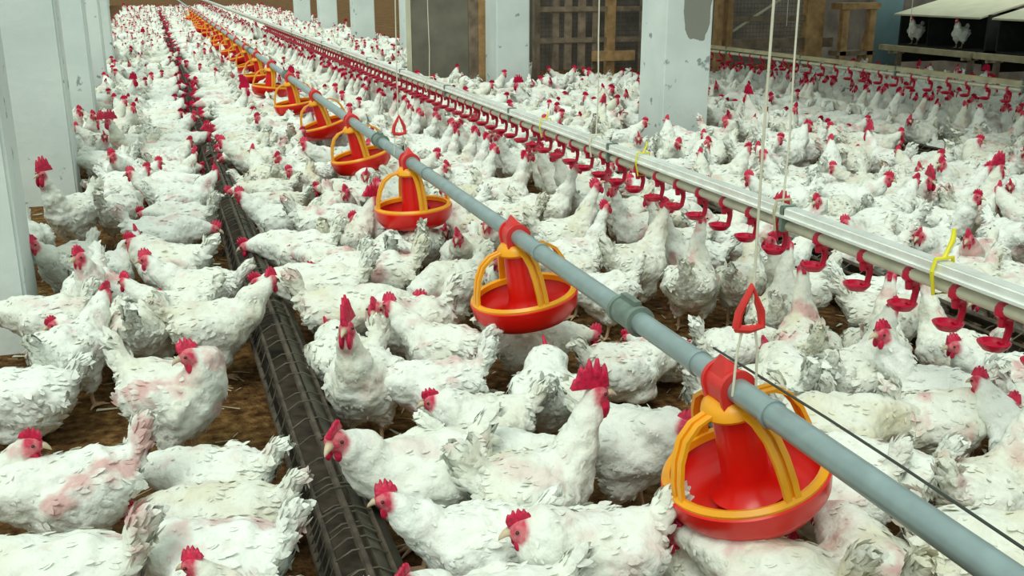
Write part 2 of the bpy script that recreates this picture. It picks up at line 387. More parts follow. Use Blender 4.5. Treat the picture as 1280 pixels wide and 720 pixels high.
# ------------------------------------------------------------------ floor troughs with wire grilles
def trough(x, y0, y1, label, wires_to):
    root = empty('floor_trough', (x, y0, 0), label, 'trough', None)
    Ln = y1 - y0
    bm = bmesh.new()
    prof = [(-.085, .125), (-.075, .128), (-.045, .055), (.045, .055), (.075, .128), (.085, .125), (.088, .118), (.078, .110), (.05, .045), (-.05, .045), (-.078, .110), (-.088, .118)]
    ys = list(np.arange(0, Ln, .35)) + [Ln]
    rows = [[bm.verts.new((px + .004 * math.sin(yy * 2.1 + px * 9), yy, pz + .003 * math.sin(yy * 3.7))) for px, pz in prof] for yy in ys]
    for a, c in zip(rows, rows[1:]):
        for k in range(len(prof)): bm.faces.new((a[k], a[(k + 1) % len(prof)], c[(k + 1) % len(prof)], c[k]))
    bm.faces.new(rows[0]); bm.faces.new(rows[-1][::-1])
    obj('channel', bm, M_RUST, root)
    bm = bmesh.new(); rd = random.Random(int(x * 10))
    yy = .05; path = []; flip = 1
    while yy < wires_to - y0:
        h = .205 + rd.uniform(-.012, .012); w = .055; j = rd.uniform(-.02, .02)
        hoop = [(-.083, yy, .12), (-w, yy + j * .6, h - .02), (-.02, yy + j, h), (.02, yy + j, h), (w, yy + j * .6, h - .02), (.083, yy, .12)]
        path += hoop[::flip]; flip = -flip
        yy += .040 if math.sin(yy * 3.3) > .1 else .11
    tube(bm, path, .0026, 5)
    obj('wire_grille', bm, M_GRID, root)
    bm = bmesh.new()
    for s, z in ((-.056, .186), (.056, .186), (0, .207)): tube(bm, [(s, t, z + .004 * math.sin(t * 4)) for t in np.arange(0, Ln, .4)], .0065 if s else .009, 6)
    obj('top_bar', bm, M_RUST, root)
    bm = bmesh.new()
    rows = [[bm.verts.new((px + .003 * math.sin(t * 3), t, pz + .004 * math.sin(t * 2.3 + 1))) for px, pz in ((.018, .206), (.088, .150), (.090, .142), (.084, .142), (.016, .198))] for t in list(np.arange(0, Ln, .4)) + [Ln]]
    for a, c in zip(rows, rows[1:]):
        for k in range(5): bm.faces.new((a[k], a[(k + 1) % 5], c[(k + 1) % 5], c[k]))
    bm.faces.new(rows[0]); bm.faces.new(rows[-1][::-1])
    obj('cover_strip', bm, M_STRIP, root)
    bm = bmesh.new()
    for s in (-1, 1):
        for t in np.arange(.3, min(Ln, 14), 1.2):
            tube(bm, [(s * .05, t, .06), (s * .09, t, .0)], .006, 6)
    obj('stand', bm, M_RUST, root)
trough(.31, 1.3, 34, 'long rusty feed trough with wire grille running along the aisle side', 13)
trough(2.68, 1.6, 11, 'rusty grilled trough just beyond the drinker line, mostly hidden by hens', 9)
trough(5.15, 3.5, 10.9, 'rusty grilled trough in the pen past the pillars, mostly hidden by hens', 9.5)

# ------------------------------------------------------------------ cross partition and nest side
def ppt(name, mat, root, *boxes, bev=.004):
    bm = bmesh.new()
    for b_ in boxes: box(bm, *b_, bev)
    return obj(name, bm, mat, root, smooth=False)
YP = 11.62
def xat(px, y=YP, z=.6):
    lo, hi = -5, 20
    for _ in range(50):
        m_ = (lo + hi) / 2
        if proj(m_, y, z)[0] < px: lo = m_
        else: hi = m_
    return lo
p1 = empty('board_panel', (0, YP, 0), 'tall grey-brown board closing the cross partition beside the white pillar', 'panel')
ppt('board', M_BOARD, p1, (xat(514), xat(585), -.02, .02, 0, 2.2)); ppt('edge_post', M_WOOD, p1, (xat(597), xat(610), -.05, .05, 0, 2.3)); ppt('dark_strip', M_WOOD2, p1, (xat(585), xat(597), -.03, .03, 0, 2.2))
ppt('side_batten', M_AWN, p1, (xat(509), xat(514), -.03, .03, 0, 2.2))
p2 = empty('slatted_partition', (0, YP, 0), 'brown wooden slatted partition with wire mesh between the two white pillars', 'partition')
ppt('post', M_WOOD2, p2, (xat(667), xat(673), -.05, .05, 0, 2.3)); ppt('post', M_WOOD, p2, (xat(757), xat(767), -.05, .05, 0, 2.3)); ppt('post', M_WOOD2, p2, (xat(800), xat(808), -.05, .05, 0, 2.3))
for a, c in ((690, 698), (705, 714), (722, 731), (740, 746)): ppt('slat', M_WOOD2, p2, (xat(a), xat(c), -.02, .01, .3, 2.2))
for z in (.62, .98, 1.3): ppt('cross_rail', M_WOOD2, p2, (xat(673), xat(800), -.035, -.015, z, z + .06))
ppt('low_plank', M_WOOD, p2, (xat(738), xat(790), -.10, -.04, .40, .52))
def mesh_panel(root, x0, x1, z0, z1, step=.05):
    bm = bmesh.new()
    for xx in np.arange(x0, x1, step): tube(bm, [(xx, .03, z0), (xx, .03, z1)], .0022, 4)
    for zz in np.arange(z0, z1, step): tube(bm, [(x0, .032, zz), (x1, .032, zz)], .0022, 4)
    return obj('wire_mesh', bm, M_GRID, root)
mesh_panel(p2, xat(673), xat(800), .1, 2.0)
p3 = empty('mesh_partition', (0, YP, 0), 'wire mesh partition with two orange-brown posts right of the nearer white pillar', 'partition')
for a, c, mt in ((893, 899, M_WOOD), (905, 912, M_WOOD), (1003, 1025, M_WOOD)): ppt('post', mt, p3, (xat(a), xat(c), -.06, .06, 0, 2.3))
ppt('cross_rail', M_WOOD2, p3, (xat(912), xat(1040), -.03, .03, .50, .62)); ppt('cross_rail', M_WOOD2, p3, (xat(912), xat(1003), -.03, .03, .84, .90))
mesh_panel(p3, xat(912), xat(1003), .1, 2.0)
bm = bmesh.new(); tube(bm, [(xat(915), 0, .72), (xat(1000), 0, 1.30)], .018, 8); obj('brace', bm, M_AWN, p3)
bx = empty('wooden_trestle', (0, YP - .2, 0), 'rough orange-brown wooden trestle standing before the blue-grey sheet', 'trestle')
xa, xb = xat(1042, YP - .2), xat(1090, YP - .2)
ppt('top_board', M_WOOD, bx, (xa, xb, -.12, .12, .98, 1.06)); 
for u in (xa + .04, xb - .14): ppt('leg', M_WOOD, bx, (u, u + .10, -.10, -.02, 0, .98))
bm = bmesh.new(); tube(bm, [(xb - .25, 0, 0), (xb - .03, 0, .95)], .035, 6); obj('brace', bm, M_WOOD, bx)
ppt('shelf', M_WOOD2, bx, (xa, xb, -.10, .10, .40, .46))
tp = empty('metal_sheet', (0, YP + .1, 0), 'blue-grey sheet standing between the wooden trestle and the nest boxes', 'sheet')
ppt('sheet_face', M_TEAL, tp, (xat(1088, YP + .1), xat(1124, YP + .1), -.02, .02, 0, 1.7)); ppt('sheet_edge', M_WOOD2, tp, (xat(1085, YP + .1), xat(1089, YP + .1), -.03, .03, 0, 1.7))
NX = 9.3
for i, (y0, y1) in enumerate(((9.85, 11.4), (8.15, 9.7), (6.45, 8.0))):
    n = empty('nest_box', (NX, y0, 0), 'dark nest box bank under cream awning, ' + ['nearest the wooden trestle', 'second from the wooden trestle', 'third from the wooden trestle'][i], 'nest box', 'nest boxes along the pen side')
    Ln = y1 - y0
    ppt('box_body', M_DARK, n, (.75, .80, 0, Ln, .3, 1.0), (0, .8, 0, Ln, .50, .54), (0, .8, 0, .03, .3, .95), (0, .8, Ln - .03, Ln, .3, .95))
    for k in range(1, 3): ppt('divider', M_DARK, n, (.02, .75, Ln * k / 3 - .01, Ln * k / 3 + .01, .54, .88))
    bm = bmesh.new()
    v = [bm.verts.new(p) for p in ((-.12, 0.02, .90), (-.12, Ln - .02, .90), (.85, Ln - .02, 1.14), (.85, .02, 1.14), (-.12, 0.02, .92), (-.12, Ln - .02, .92), (.85, Ln - .02, 1.16), (.85, .02, 1.16))]
    for f in ((0, 1, 2, 3), (7, 6, 5, 4), (0, 4, 5, 1), (1, 5, 6, 2), (2, 6, 7, 3), (3, 7, 4, 0)): bm.faces.new([v[q] for q in f])
    obj('awning', bm, M_AWN, n, smooth=False)
    ppt('perch', M_PALEWOOD, n, (-.26, -.18, -.05, Ln + .05, .46, .53)); ppt('leg', M_WOOD2, n, (-.1, -.04, .1, .16, 0, .5)); ppt('leg', M_WOOD2, n, (-.1, -.04, Ln - .16, Ln - .1, 0, .5))
    for u in (.1, Ln - .14): ppt('perch_bracket', M_PALEWOOD, n, (-.22, .02, u, u + .04, .42, .47))

# ------------------------------------------------------------------ birds
rng = np.random.RandomState(7)
def loft_points(ctrl, step=.012):
    out = []
    for (a, ra), (b, rb) in zip(ctrl, ctrl[1:]):
        a = np.array(a, float); b = np.array(b, float); ra = np.array(ra, float); rb = np.array(rb, float)
        n = max(2, int(np.linalg.norm(b - a) / step))
        for k in range(n):
            t = k / n; t2 = t * t * (3 - 2 * t)
            out.append((a * (1 - t) + b * t, ra * (1 - t2) + rb * t2))
    return out
def ell(bm, c, r, rot=None, sub=2):
    q = bmesh.ops.create_icosphere(bm, subdivisions=sub, radius=1)
    mt = Matrix.Translation(c) @ (rot or Matrix.Identity(4)) @ Matrix.Diagonal((r[0], r[1], r[2], 1))
    bmesh.ops.transform(bm, matrix=mt, verts=q['verts'])
POSES = {   # neck points (x, y, z), head centre, head pitch, head yaw (deg), body drop, tail lift
 'up':    ([(.115, 0, .335), (.145, 0, .395)], (.165, 0, .452), 0, 0),
 'mid':   ([(.145, 0, .315), (.190, 0, .360)], (.222, 0, .402), -8, 0),
 'low':   ([(.165, 0, .275), (.215, 0, .275)], (.265, 0, .272), -22, 0),
 'peck':  ([(.170, 0, .225), (.225, 0, .160)], (.262, 0, .095), -62, 0),
 'drink': ([(.120, 0, .350), (.150, 0, .425)], (.172, 0, .492), 38, 0),
 'tuck':  ([(.110, 0, .305), (.140, 0, .325)], (.168, 0, .345), -12, 0),
 'back':  ([(.115, 0, .330), (.125, -.02, .375)], (.105, -.045, .400), -14, -140),
}
def base_shapes(pose, turn, rooster, sit, tail):
    neck, head, pitch, yaw = POSES[pose]
    yaw = yaw + turn
    dy = .035 * math.sin(math.radians(turn))
    k = 1.12 if rooster else 1.0
    dz = -.095 if sit else 0
    P = lambda x, y, z: (x, y, z + dz)
    spine = [(P(-.140, 0, .280), (.034, .062, .048)), (P(-.110, 0, .258), (.05, .095, .085)), (P(-.06, 0, .236), (.06, .122, .114)), (P(0, 0, .225), (.07, .128, .122)),
             (P(.055, 0, .232), (.06, .118, .118)), (P(.10, 0, .256), (.05, .090, .090))]
    n0 = P(neck[0][0], neck[0][1], neck[0][2]); n1 = P(neck[1][0], neck[1][1] + dy * .6, neck[1][2]); hd = P(head[0], head[1] + dy, head[2])
    if rooster: n1 = (n1[0], n1[1], n1[2] + .02); hd = (hd[0], hd[1], hd[2] + .04)
    nr = 1.1 if pose not in ('drink',) else .9
    if pose == 'tuck': nr = 1.35
    spine += [(n0, (.060 * nr,) * 3), (n1, (.040 * nr,) * 3), (hd, (.026,) * 3), (hd, (.026,) * 3)]
    elog = loft_points(spine)
    R = Matrix.Rotation(math.radians(yaw), 4, 'Z') @ Matrix.Rotation(math.radians(-pitch), 4, 'Y')
    return elog, Vector(hd), R, dz, k
def raw_bird(pose, turn=0, rooster=False, sit=False, tail=0):
    elog, hd, R, dz, k = base_shapes(pose, turn, rooster, sit, tail)
    bm = bmesh.new()
    for c, r in elog[::2]: ell(bm, c, r, sub=2)
    H = Matrix.Translation(hd) @ R
    ell(bm, H @ Vector((.009, 0, 0)), (.037, .0275, .030), R)
    for s in (-1, 1):
        ell(bm, (-.010, s * .100, .248 + dz), (.115, .036, .072), Matrix.Rotation(math.radians(12), 4, 'Y'))       # wing
        ell(bm, (-.092, s * .082, .250 + dz), (.060, .024, .040), Matrix.Rotation(math.radians(20), 4, 'Y'))       # wing tips
        if not sit:
            ell(bm, (.015, s * .064, .150), (.056, .050, .062)); ell(bm, (.005, s * .058, .105), (.028, .026, .040))
        else:
            ell(bm, (.03, s * .075, .075), (.075, .045, .055))
    tl = .03 if not rooster else .075
    for q in range(3):
        t = q / 2
        ell(bm, (-.155 - .026 * t, 0, .292 + dz + (.035 + tail) * t + .01), (.042, .038 - .010 * t, .020 + tl * .35), Matrix.Rotation(math.radians(42 + tail * 300), 4, 'Y'))
    return bm, hd, R, dz
def remeshed(bm, vox, smooth_it):
    me = bpy.data.meshes.new('tmp'); bm.to_mesh(me); bm.free()
    o = bpy.data.objects.new('tmp', me); COL.objects.link(o)
    md = o.modifiers.new('r', 'REMESH'); md.mode = 'VOXEL'; md.voxel_size = vox
    ms = o.modifiers.new('s', 'SMOOTH'); ms.factor = .6; ms.iterations = smooth_it
    dg = bpy.context.evaluated_depsgraph_get(); dg.update()
    ev = bpy.data.meshes.new_from_object(o.evaluated_get(dg))
    nv = len(ev.vertices); V = np.empty(nv * 3); ev.vertices.foreach_get('co', V); V = V.reshape(-1, 3)
    Nn = np.empty(nv * 3); ev.vertices.foreach_get('normal', Nn); Nn = Nn.reshape(-1, 3)
    F = [tuple(p.vertices) for p in ev.polygons]
    bpy.data.objects.remove(o); bpy.data.meshes.remove(me); bpy.data.meshes.remove(ev)
    return V, Nn, F
def cards(V, Nn, hd, R, count, seed, Lb=.034, segs=2):
    r = np.random.RandomState(seed)
    hdv = np.array(hd)
    ok = (np.linalg.norm(V - hdv, axis=1) > .045) & (V[:, 2] > .075)
    idx = np.nonzero(ok)[0]
    w = np.ones(len(idx)); w[V[idx, 0] < -.12] = 3.0
    w[(np.abs(V[idx, 1]) > .08)] *= 1.5
    idx = r.choice(idx, count, p=w / w.sum())
    P = V[idx]; N_ = Nn[idx]
    flow = np.tile([-1., 0, -.28], (count, 1))
    nearneck = P[:, 0] > .10
    flow[nearneck] = [-.45, 0, -.9]
    tailm = P[:, 0] < -.150
    flow[tailm] = [-.85, 0, .5]
    flow += r.normal(0, .30, flow.shape)
    T = flow - N_ * (flow * N_).sum(1, keepdims=True); T /= np.linalg.norm(T, axis=1, keepdims=True) + 1e-9
    S = np.cross(N_, T)
    L = Lb * r.uniform(.6, 1.3, count); L[tailm] *= 1.5; L[nearneck] *= .7
    wing = (np.abs(P[:, 1]) > .07) & (P[:, 0] < 0); L[wing] *= 1.3
    Wd = L * r.uniform(.20, .30, count)
    lift = r.uniform(.0, .14, count); big = r.rand(count) < .07; lift[big] += .28; lift[tailm] += .08
    allv, alln = [], []; fs = []
    prof = [(0., .5, -.08), (.35, 1.0, .035), (.72, .8, .02), (1.0, .12, -.02)]
    for t, ww, ex in prof:
        c = P + T * (L * t)[:, None] + N_ * (L * (lift * t + ex) - .002)[:, None]
        nn = N_ * 1.0 + S * 0 - T * (lift * .5)[:, None]
        for sg in (-1, 1):
            allv.append(c + sg * S * (Wd * ww)[:, None]); n2 = nn + sg * S * .22 + r.normal(0, .10, nn.shape); alln.append(n2 / np.linalg.norm(n2, axis=1, keepdims=True))
    A = np.stack(allv, 1).reshape(-1, 3); AN = np.stack(alln, 1).reshape(-1, 3)
    for i in range(count):
        b = 8 * i
        for k in (0, 2, 4): fs.append((b + k + 2, b + k + 3, b + k + 1, b + k))
    return A, fs, AN
def tube_np(pts, rad, n=6):
    bm = bmesh.new(); tube(bm, pts, rad, n); V = np.array([v.co[:] for v in bm.verts]); 
    for i, v in enumerate(bm.verts): v.index = i
    F = [tuple(v.index for v in f.verts) for f in bm.faces]; bm.free(); return V, F
def bird_arrays(pose, turn, rooster, sit, tail, vox, sm, ncards, seed, legs=True, Lb=.026):
    bm, hd, R, dz = raw_bird(pose, turn, rooster, sit, tail)
    V, Nn, F = remeshed(bm, vox, sm)
    hdv = np.array(hd)
    off = seed * 3.1
    d = np.array([noise.noise(Vector((v * 15 + off).tolist())) * .015 + noise.noise(Vector((v * 40 + off).tolist())) * .007 for v in V])
    hm = np.clip((np.linalg.norm(V - hdv, axis=1) - .03) / .04, 0, 1)
    V = V + Nn * (d * hm)[:, None]
    fwd = np.array(R @ Vector((1, 0, 0)))
    rel = V - hdv
    dist = np.linalg.norm(rel - fwd * .012, axis=1)
    skin = np.clip((.043 - dist) / .010, 0, 1) * np.clip((rel @ fwd + .012) / .012, 0, 1)
    if rooster or seed % 3 == 0:   # reddish throat
        dn = (V[:, 2] < hdv[2]) & (V[:, 2] > hdv[2] - .09) & (rel @ fwd > .0)
        skin = np.maximum(skin, dn * .45 * np.clip((.05 - np.abs(rel @ np.array(R @ Vector((0, 1, 0))))) / .05, 0, 1))
    parts = [(V, F, skin, 0)]
    if ncards:
        A, fs, AN = cards(V, Nn, hd, R, ncards, seed, Lb)
        parts.append((A, fs, np.zeros(len(A)), 0, AN))
    if legs and not sit:
        for s in (-1, 1):
            st = .012 * s * (1 if seed % 2 else -1)
            ank = (-.002 + st, s * .055, .105); ft = (.012 + st, s * .055, .014)
            parts.append((*tube_np([ank, ((ank[0] + ft[0]) / 2 - .004, s * .055, .06), ft], [.011, .008, .0085], 6), None, 1))
            for a in (-28, 0, 28, 180):
                l = .058 if a != 180 else .026; a_ = math.radians(a)
                parts.append((*tube_np([ft, (ft[0] + math.cos(a_) * l * .55, ft[1] + math.sin(a_) * l * .55, .011), (ft[0] + math.cos(a_) * l, ft[1] + math.sin(a_) * l, .004)], [.0075, .006, .0028], 5), None, 1))
    return parts, hd, R
def join(parts):
    Vs, Fs, sk, mi, Ns = [], [], [], [], []; o = 0
    for p in parts:
        V, F, s, m = p[:4]
        Vs.append(V); Fs += [tuple(i + o for i in f) for f in F]; mi += [m] * len(F)
        sk.append(np.zeros(len(V)) if s is None else s); o += len(V)
        Ns.append(p[4] if len(p) > 4 and p[4] is not None else vnormals(V, F))
    return np.concatenate(Vs), Fs, np.concatenate(sk), mi, np.concatenate(Ns)
def vnormals(V, F):
    N_ = np.zeros_like(V)
    for n in (3, 4):
        f = np.array([q for q in F if len(q) == n])
        if len(f):
            fn = np.cross(V[f[:, 1]] - V[f[:, 0]], V[f[:, 2]] - V[f[:, 0]])
            for k in range(n): np.add.at(N_, f[:, k], fn)
    return N_ / (np.linalg.norm(N_, axis=1, keepdims=True) + 1e-12)
def mesh_from(name, V, F, paint, mats, mi=None, normals=None):
    me = bpy.data.meshes.new(name); me.from_pydata(V.tolist(), [], F)
    for m in mats: me.materials.append(m)
    if mi is not None: me.polygons.foreach_set('material_index', mi)
    me.polygons.foreach_set('use_smooth', [True] * len(F))
    at = me.attributes.new('paint', 'FLOAT_COLOR', 'POINT')
    at.data.foreach_set('color', paint.astype(np.float32).ravel())
    me.update()
    if normals is not None: me.normals_split_custom_set_from_vertices(normals.tolist())
    return me
def comb_bm(big, H, seed=0):
    bm = bmesh.new(); r = random.Random(seed)
    Lc, hc, th = (.080, .066, .0085) if big else (.046, .026, .0065)
    n = 17; pts = []
    for k in range(n):
        t = k / (n - 1); env = math.sin(math.pi * min(1, t * .9 + .1)) ** .6
        sp = abs(math.sin(t * math.pi * 4.5)) ** .8
        pts.append((.030 - Lc * t, .018 + hc * env * (.45 + .55 * sp)))
    lean = (.25 if not big else .12) * r.choice((-1, 1))
    for s in (-1, 1):
        rows = []
        for x, z in pts:
            base = .016
            rows.append([bm.verts.new(H @ Vector((x, s * th, base))), bm.verts.new(H @ Vector((x, s * th * .8 + lean * (z - base) * .5, (z + base) / 2))), bm.verts.new(H @ Vector((x, s * th * .35 + lean * (z - base), z)))])
        for a, c in zip(rows, rows[1:]):
            for k in range(2): bm.faces.new((a[k], a[k + 1], c[k + 1], c[k]))
        if s == -1: first = rows
    for a, c in ((0, 0), (-1, -1)):
        for k in range(2): bm.faces.new((first[a][k], first[a][k + 1], rows[c][k + 1], rows[c][k]))
    for k in range(n - 1):
        bm.faces.new((first[k][2], first[k + 1][2], rows[k + 1][2], rows[k][2]))
    return bm
def wattle_bm(big, H):
    bm = bmesh.new(); s_ = 1.0 if not big else 1.75
    for s in (-1, 1):
        q = H @ Vector((.018, s * .010, -.018)); 
        ell(bm, q + Vector((0, 0, -.007 * s_)), (.0105 * s_, .0055 * s_, .018 * s_), sub=2)
    return bm
def face_parts(hd, R, big, seed, k=1):
    H = Matrix.Translation(hd) @ R @ Matrix.Scale(1.28, 4)
    out = []
    out.append(('comb', comb_bm(big, H, seed), M_COMB)); out.append(('wattle', wattle_bm(big, H), M_COMB))
    bm = bmesh.new(); tube(bm, [H @ Vector(p) for p in ((.026, 0, .001), (.037, 0, .0), (.046, 0, -.005), (.050, 0, -.009))], [.0125, .0085, .0045, .0012], 8)
    out.append(('beak', bm, M_BEAK))
    for s in (-1, 1):
        bm = bmesh.new(); ell(bm, H @ Vector((.018, s * .0205, .006)), (.0052,) * 3, sub=1); out.append(('eye', bm, M_EYE))
    return out
VARS = {}
SPECS = [('up', 0, 0), ('up', 40, 0), ('up', -40, 0), ('mid', 0, 0), ('mid', 45, 0), ('mid', -45, 0), ('low', 0, 0), ('low', 30, 0), ('low', -30, 0), ('peck', 0, 0), ('drink', 0, 0), ('drink', 20, 0),
         ('tuck', 0, 0), ('tuck', 50, 0), ('back', 0, 0), ('tuck', -40, 1), ('low', 10, 1), ('mid', 20, 1)]
def bird_meshes(pose, turn, sit, rooster, seed):
    parts, hd, R = bird_arrays(pose, turn, rooster, sit, (.03 if rooster else .012 * (seed % 4)), .0105, 4, 620, seed)
    V, F, sk, mi, NN = join(parts)
    paint = np.zeros((len(V), 4)); paint[:, 0] = sk; paint[:, 3] = 1
    me = mesh_from('hen_body', V, F, paint, [M_HEN, M_LEG], mi, NN)
    fp = []
    for n, b_, mt in face_parts(hd, R, rooster, seed):
        bmesh.ops.recalc_face_normals(b_, faces=b_.faces); m2 = bpy.data.meshes.new(n); b_.to_mesh(m2); b_.free()
        m2.materials.append(mt); m2.polygons.foreach_set('use_smooth', [True] * len(m2.polygons)); fp.append((n, m2))
    return me, fp
sd = 0
for pose, turn, sit in SPECS:
    sd += 1; VARS.setdefault((pose, bool(sit), False), []).append((turn, *bird_meshes(pose, turn, bool(sit), False, sd)))
for pose, turn in (('up', 0), ('up', 35), ('mid', -20), ('low', 0)):
    sd += 1; VARS.setdefault((pose, False, True), []).append((turn, *bird_meshes(pose, turn, False, True, sd)))

# ---- the flock: birds seen one by one near the camera (pixel of the body centre, heading in the view: 0 = right, 90 = away)
NEAR = [
 # px, py, heading, pose, turn, sit, rooster, scale
 (-35, 615, 10, 'mid', 0, 0, 0, 1.0), (58, 605, 212, 'low', 0, 0, 0, 1.05), (75, 725, 185, 'low', 0, 0, 0, 1.1), (45, 482, 185, 'low', 0, 1, 0, 1.1),
 (80, 425, 75, 'mid', 0, 0, 0, 1.0), (116, 405, 235, 'tuck', 0, 0, 0, .85), (66, 325, 255, 'mid', 0, 0, 0, 1.0), (60, 385, 190, 'low', 0, 0, 0, .95),
 (92, 262, 245, 'up', 0, 0, 1, 1.0), (35, 290, 300, 'low', 0, 0, 0, .95), (145, 256, 80, 'low', 0, 0, 0, 1.0), (168, 182, 215, 'up', 0, 0, 1, .95), (140, 200, 190, 'low', 0, 0, 0, 1.0),
 (218, 492, -15, 'back', 0, 0, 0, 1.12), (278, 352, 190, 'mid', 0, 0, 0, 1.0), (212, 330, 172, 'tuck', 0, 0, 0, 1.1), (178, 398, 95, 'low', 0, 0, 0, 1.0), (258, 402, 15, 'mid', 45, 0, 0, 1.05), (232, 268, 170, 'low', 0, 0, 0, 1.0),
 (200, 290, 10, 'low', 0, 0, 0, 1.05), (212, 240, 185, 'mid', 0, 0, 0, 1.0), (222, 372, 200, 'mid', -45, 0, 0, .9),
 (272, 585, 175, 'low', 0, 1, 0, 1.0), (286, 632, 182, 'low', 30, 1, 0, 1.0), (275, 700, 178, 'low', 0, 0, 0, 1.0), (392, 735, 175, 'mid', 0, 0, 0, .85),
 (432, 465, 262, 'up', 0, 0, 1, .98), (385, 440, 110, 'low', 0, 0, 0, .95), (508, 580, 208, 'mid', 45, 0, 0, 1.12), (618, 672, 192, 'mid', 0, 0, 0, .95), (600, 735, 200, 'mid', 45, 0, 0, .98),
 (708, 690, 196, 'tuck', 0, 0, 0, 1.05), (662, 600, 18, 'up', 0, 0, 1, 1.0), (786, 545, -38, 'tuck', 0, 0, 0, 1.05), (678, 482, 90, 'tuck', 0, 0, 0, .98),
 (612, 512, 190, 'tuck', 0, 0, 0, .95), (600, 568, 350, 'low', 30, 0, 0, .95), (548, 468, 195, 'low', 0, 0, 0, .95), (556, 425, 160, 'mid', 0, 0, 0, .98), (500, 395, 215, 'tuck', 50, 0, 0, 1.05),
 (425, 392, 10, 'low', 0, 0, 0, 1.1), (478, 345, 185, 'low', 0, 0, 0, 1.1), (362, 362, 178, 'low', 0, 0, 0, 1.1), (352, 305, 180, 'low', 0, 0, 0, 1.05), (335, 270, 182, 'mid', 0, 0, 0, 1.0),
 (405, 275, 20, 'low', 0, 0, 0, 1.05), (488, 312, 100, 'low', 0, 0, 0, 1.0), (585, 312, 262, 'mid', 0, 0, 0, 1.0), (420, 325, 150, 'low', 0, 0, 0, 1.0),
 (705, 292, 20, 'drink', 0, 0, 0, 1.05), (795, 325, 35, 'drink', 0, 0, 0, 1.05), (868, 345, 70, 'drink', 0, 0, 0, 1.0), (758, 350, 205, 'low', 0, 0, 0, .9), (925, 340, 60, 'drink', 20, 0, 0, .95),
 (975, 385, 70, 'drink', 0, 0, 0, 1.0), (1012, 425, 85, 'drink', 0, 0, 0, 1.0), (1052, 455, 40, 'up', 0, 0, 0, 1.0), (1155, 482, 160, 'up', 40, 0, 0, 1.0), (1002, 470, 95, 'low', 0, 0, 0, 1.0),
 (1070, 525, 0, 'low', 0, 0, 0, 1.05), (1155, 522, 15, 'low', 0, 0, 0, 1.0), (1205, 592, 30, 'drink', 0, 0, 1, 1.0), (1195, 690, 5, 'low', 0, 0, 0, 1.1), (1130, 705, 100, 'low', 0, 0, 0, 1.0),
 (985, 712, 140, 'low', 0, 0, 0, 1.0), (895, 690, 20, 'low', 0, 1, 0, .85), (915, 415, 20, 'low', 0, 0, 0, .85), (662, 420, 10, 'low', 0, 1, 0, 1.0), (780, 448, 20, 'low', 0, 1, 0, 1.0), (835, 425, 130, 'low', 0, 1, 0, .8),
 (1268, 540, 120, 'mid', 0, 0, 0, .95), (1110, 262, 35, 'mid', 0, 0, 0, 1.05), (1212, 262, 20, 'up', 0, 0, 1, 1.0), (1225, 318, 230, 'mid', 0, 0, 0, 1.0),
 (640, 268, 160, 'low', 0, 0, 0, 1.0), (740, 250, 45, 'drink', 0, 0, 1, .95), (1095, 425, 60, 'drink', 0, 0, 0, .95), (1195, 425, 120, 'drink', 0, 0, 0, .95), (1255, 455, 190, 'mid', 0, 0, 0, .9),
 (1045, 590, 190, 'low', 0, 0, 0, .95), (1110, 590, 150, 'low', 0, 0, 0, .95), (930, 480, 30, 'low', 0, 0, 0, .95),
 (700, 770, 190, 'low', 0, 0, 0, 1.0), (830, 760, 120, 'low', 0, 0, 0, 1.0), (300, 775, 185, 'low', 0, 0, 0, .9), (1240, 770, 10, 'low', 0, 0, 0, 1.0),
]
BIRD = .845
flock = []      # x, y, heading(world), pose, turn, sit, rooster, scale
for px, py, al, pose, turn, sit, ro, sc in NEAR:
    x, y = ground(px, py, .16 if sit else .235)
    flock.append([x, y, math.radians(al) - PSI, pose, turn, bool(sit), bool(ro), sc * BIRD])
BARE = [(4.85, 5.6, .26), (5.0, 6.05, .2), (2.5, 3.2, .2), (-.25, 5.25, .34), (-.15, 4.6, .30), (-.2, 3.5, .2), (-.12, 2.75, .2), (-.05, 2.45, .17), (.62, 2.1, .1), (1.35, 2.35, .18), (.85, 3.2, .14), (1.5, 4.7, .1), (2.2, 5.9, .15), (-.35, 7.2, .15), (1.55, 2.7, .1)]
def blocked(x, y):
    if abs(x - .31) < .17 or abs(x - 2.68) < .12 or abs(x - 5.15) < .12: return True
    if x < -.32 and any(yy - .25 < y < yy + .5 for yy in (4.0, 6.8, 9.6, 12.4, 15.2, 18.0, 21.0)): return True
    if 3.3 < x < 4.28 and any(yy - .28 < y < yy + .68 for yy in (6.96, 11.0, 15.4, 19.6, 23.8, 28.0)): return True
    if x > 2.35 and YP - .35 < y < YP + .2: return True
    if x > 4.3 and y > YP: return True
    if x > 8.75: return True
    if x < -.3 and 4.2 < y < 6.8: return True
    return any((x - a) ** 2 + (y - b_) ** 2 < r * r for a, b_, r in BARE)
cell = {}
def near_ok(x, y, md):
    gx, gy = int(x // .3), int(y // .3)
    for i in range(gx - 1, gx + 2):
        for j in range(gy - 1, gy + 2):
            for q in cell.get((i, j), ()):
                if (q[0] - x) ** 2 + (q[1] - y) ** 2 < md * md: return False
    return True
def put(b_): cell.setdefault((int(b_[0] // .3), int(b_[1] // .3)), []).append(b_)
for b_ in flock: put(b_)
rd = random.Random(11)
def visible(x, y):
    a = proj(x, y, .2); return -70 < a[0] < 1350 and -40 < a[1] < 790
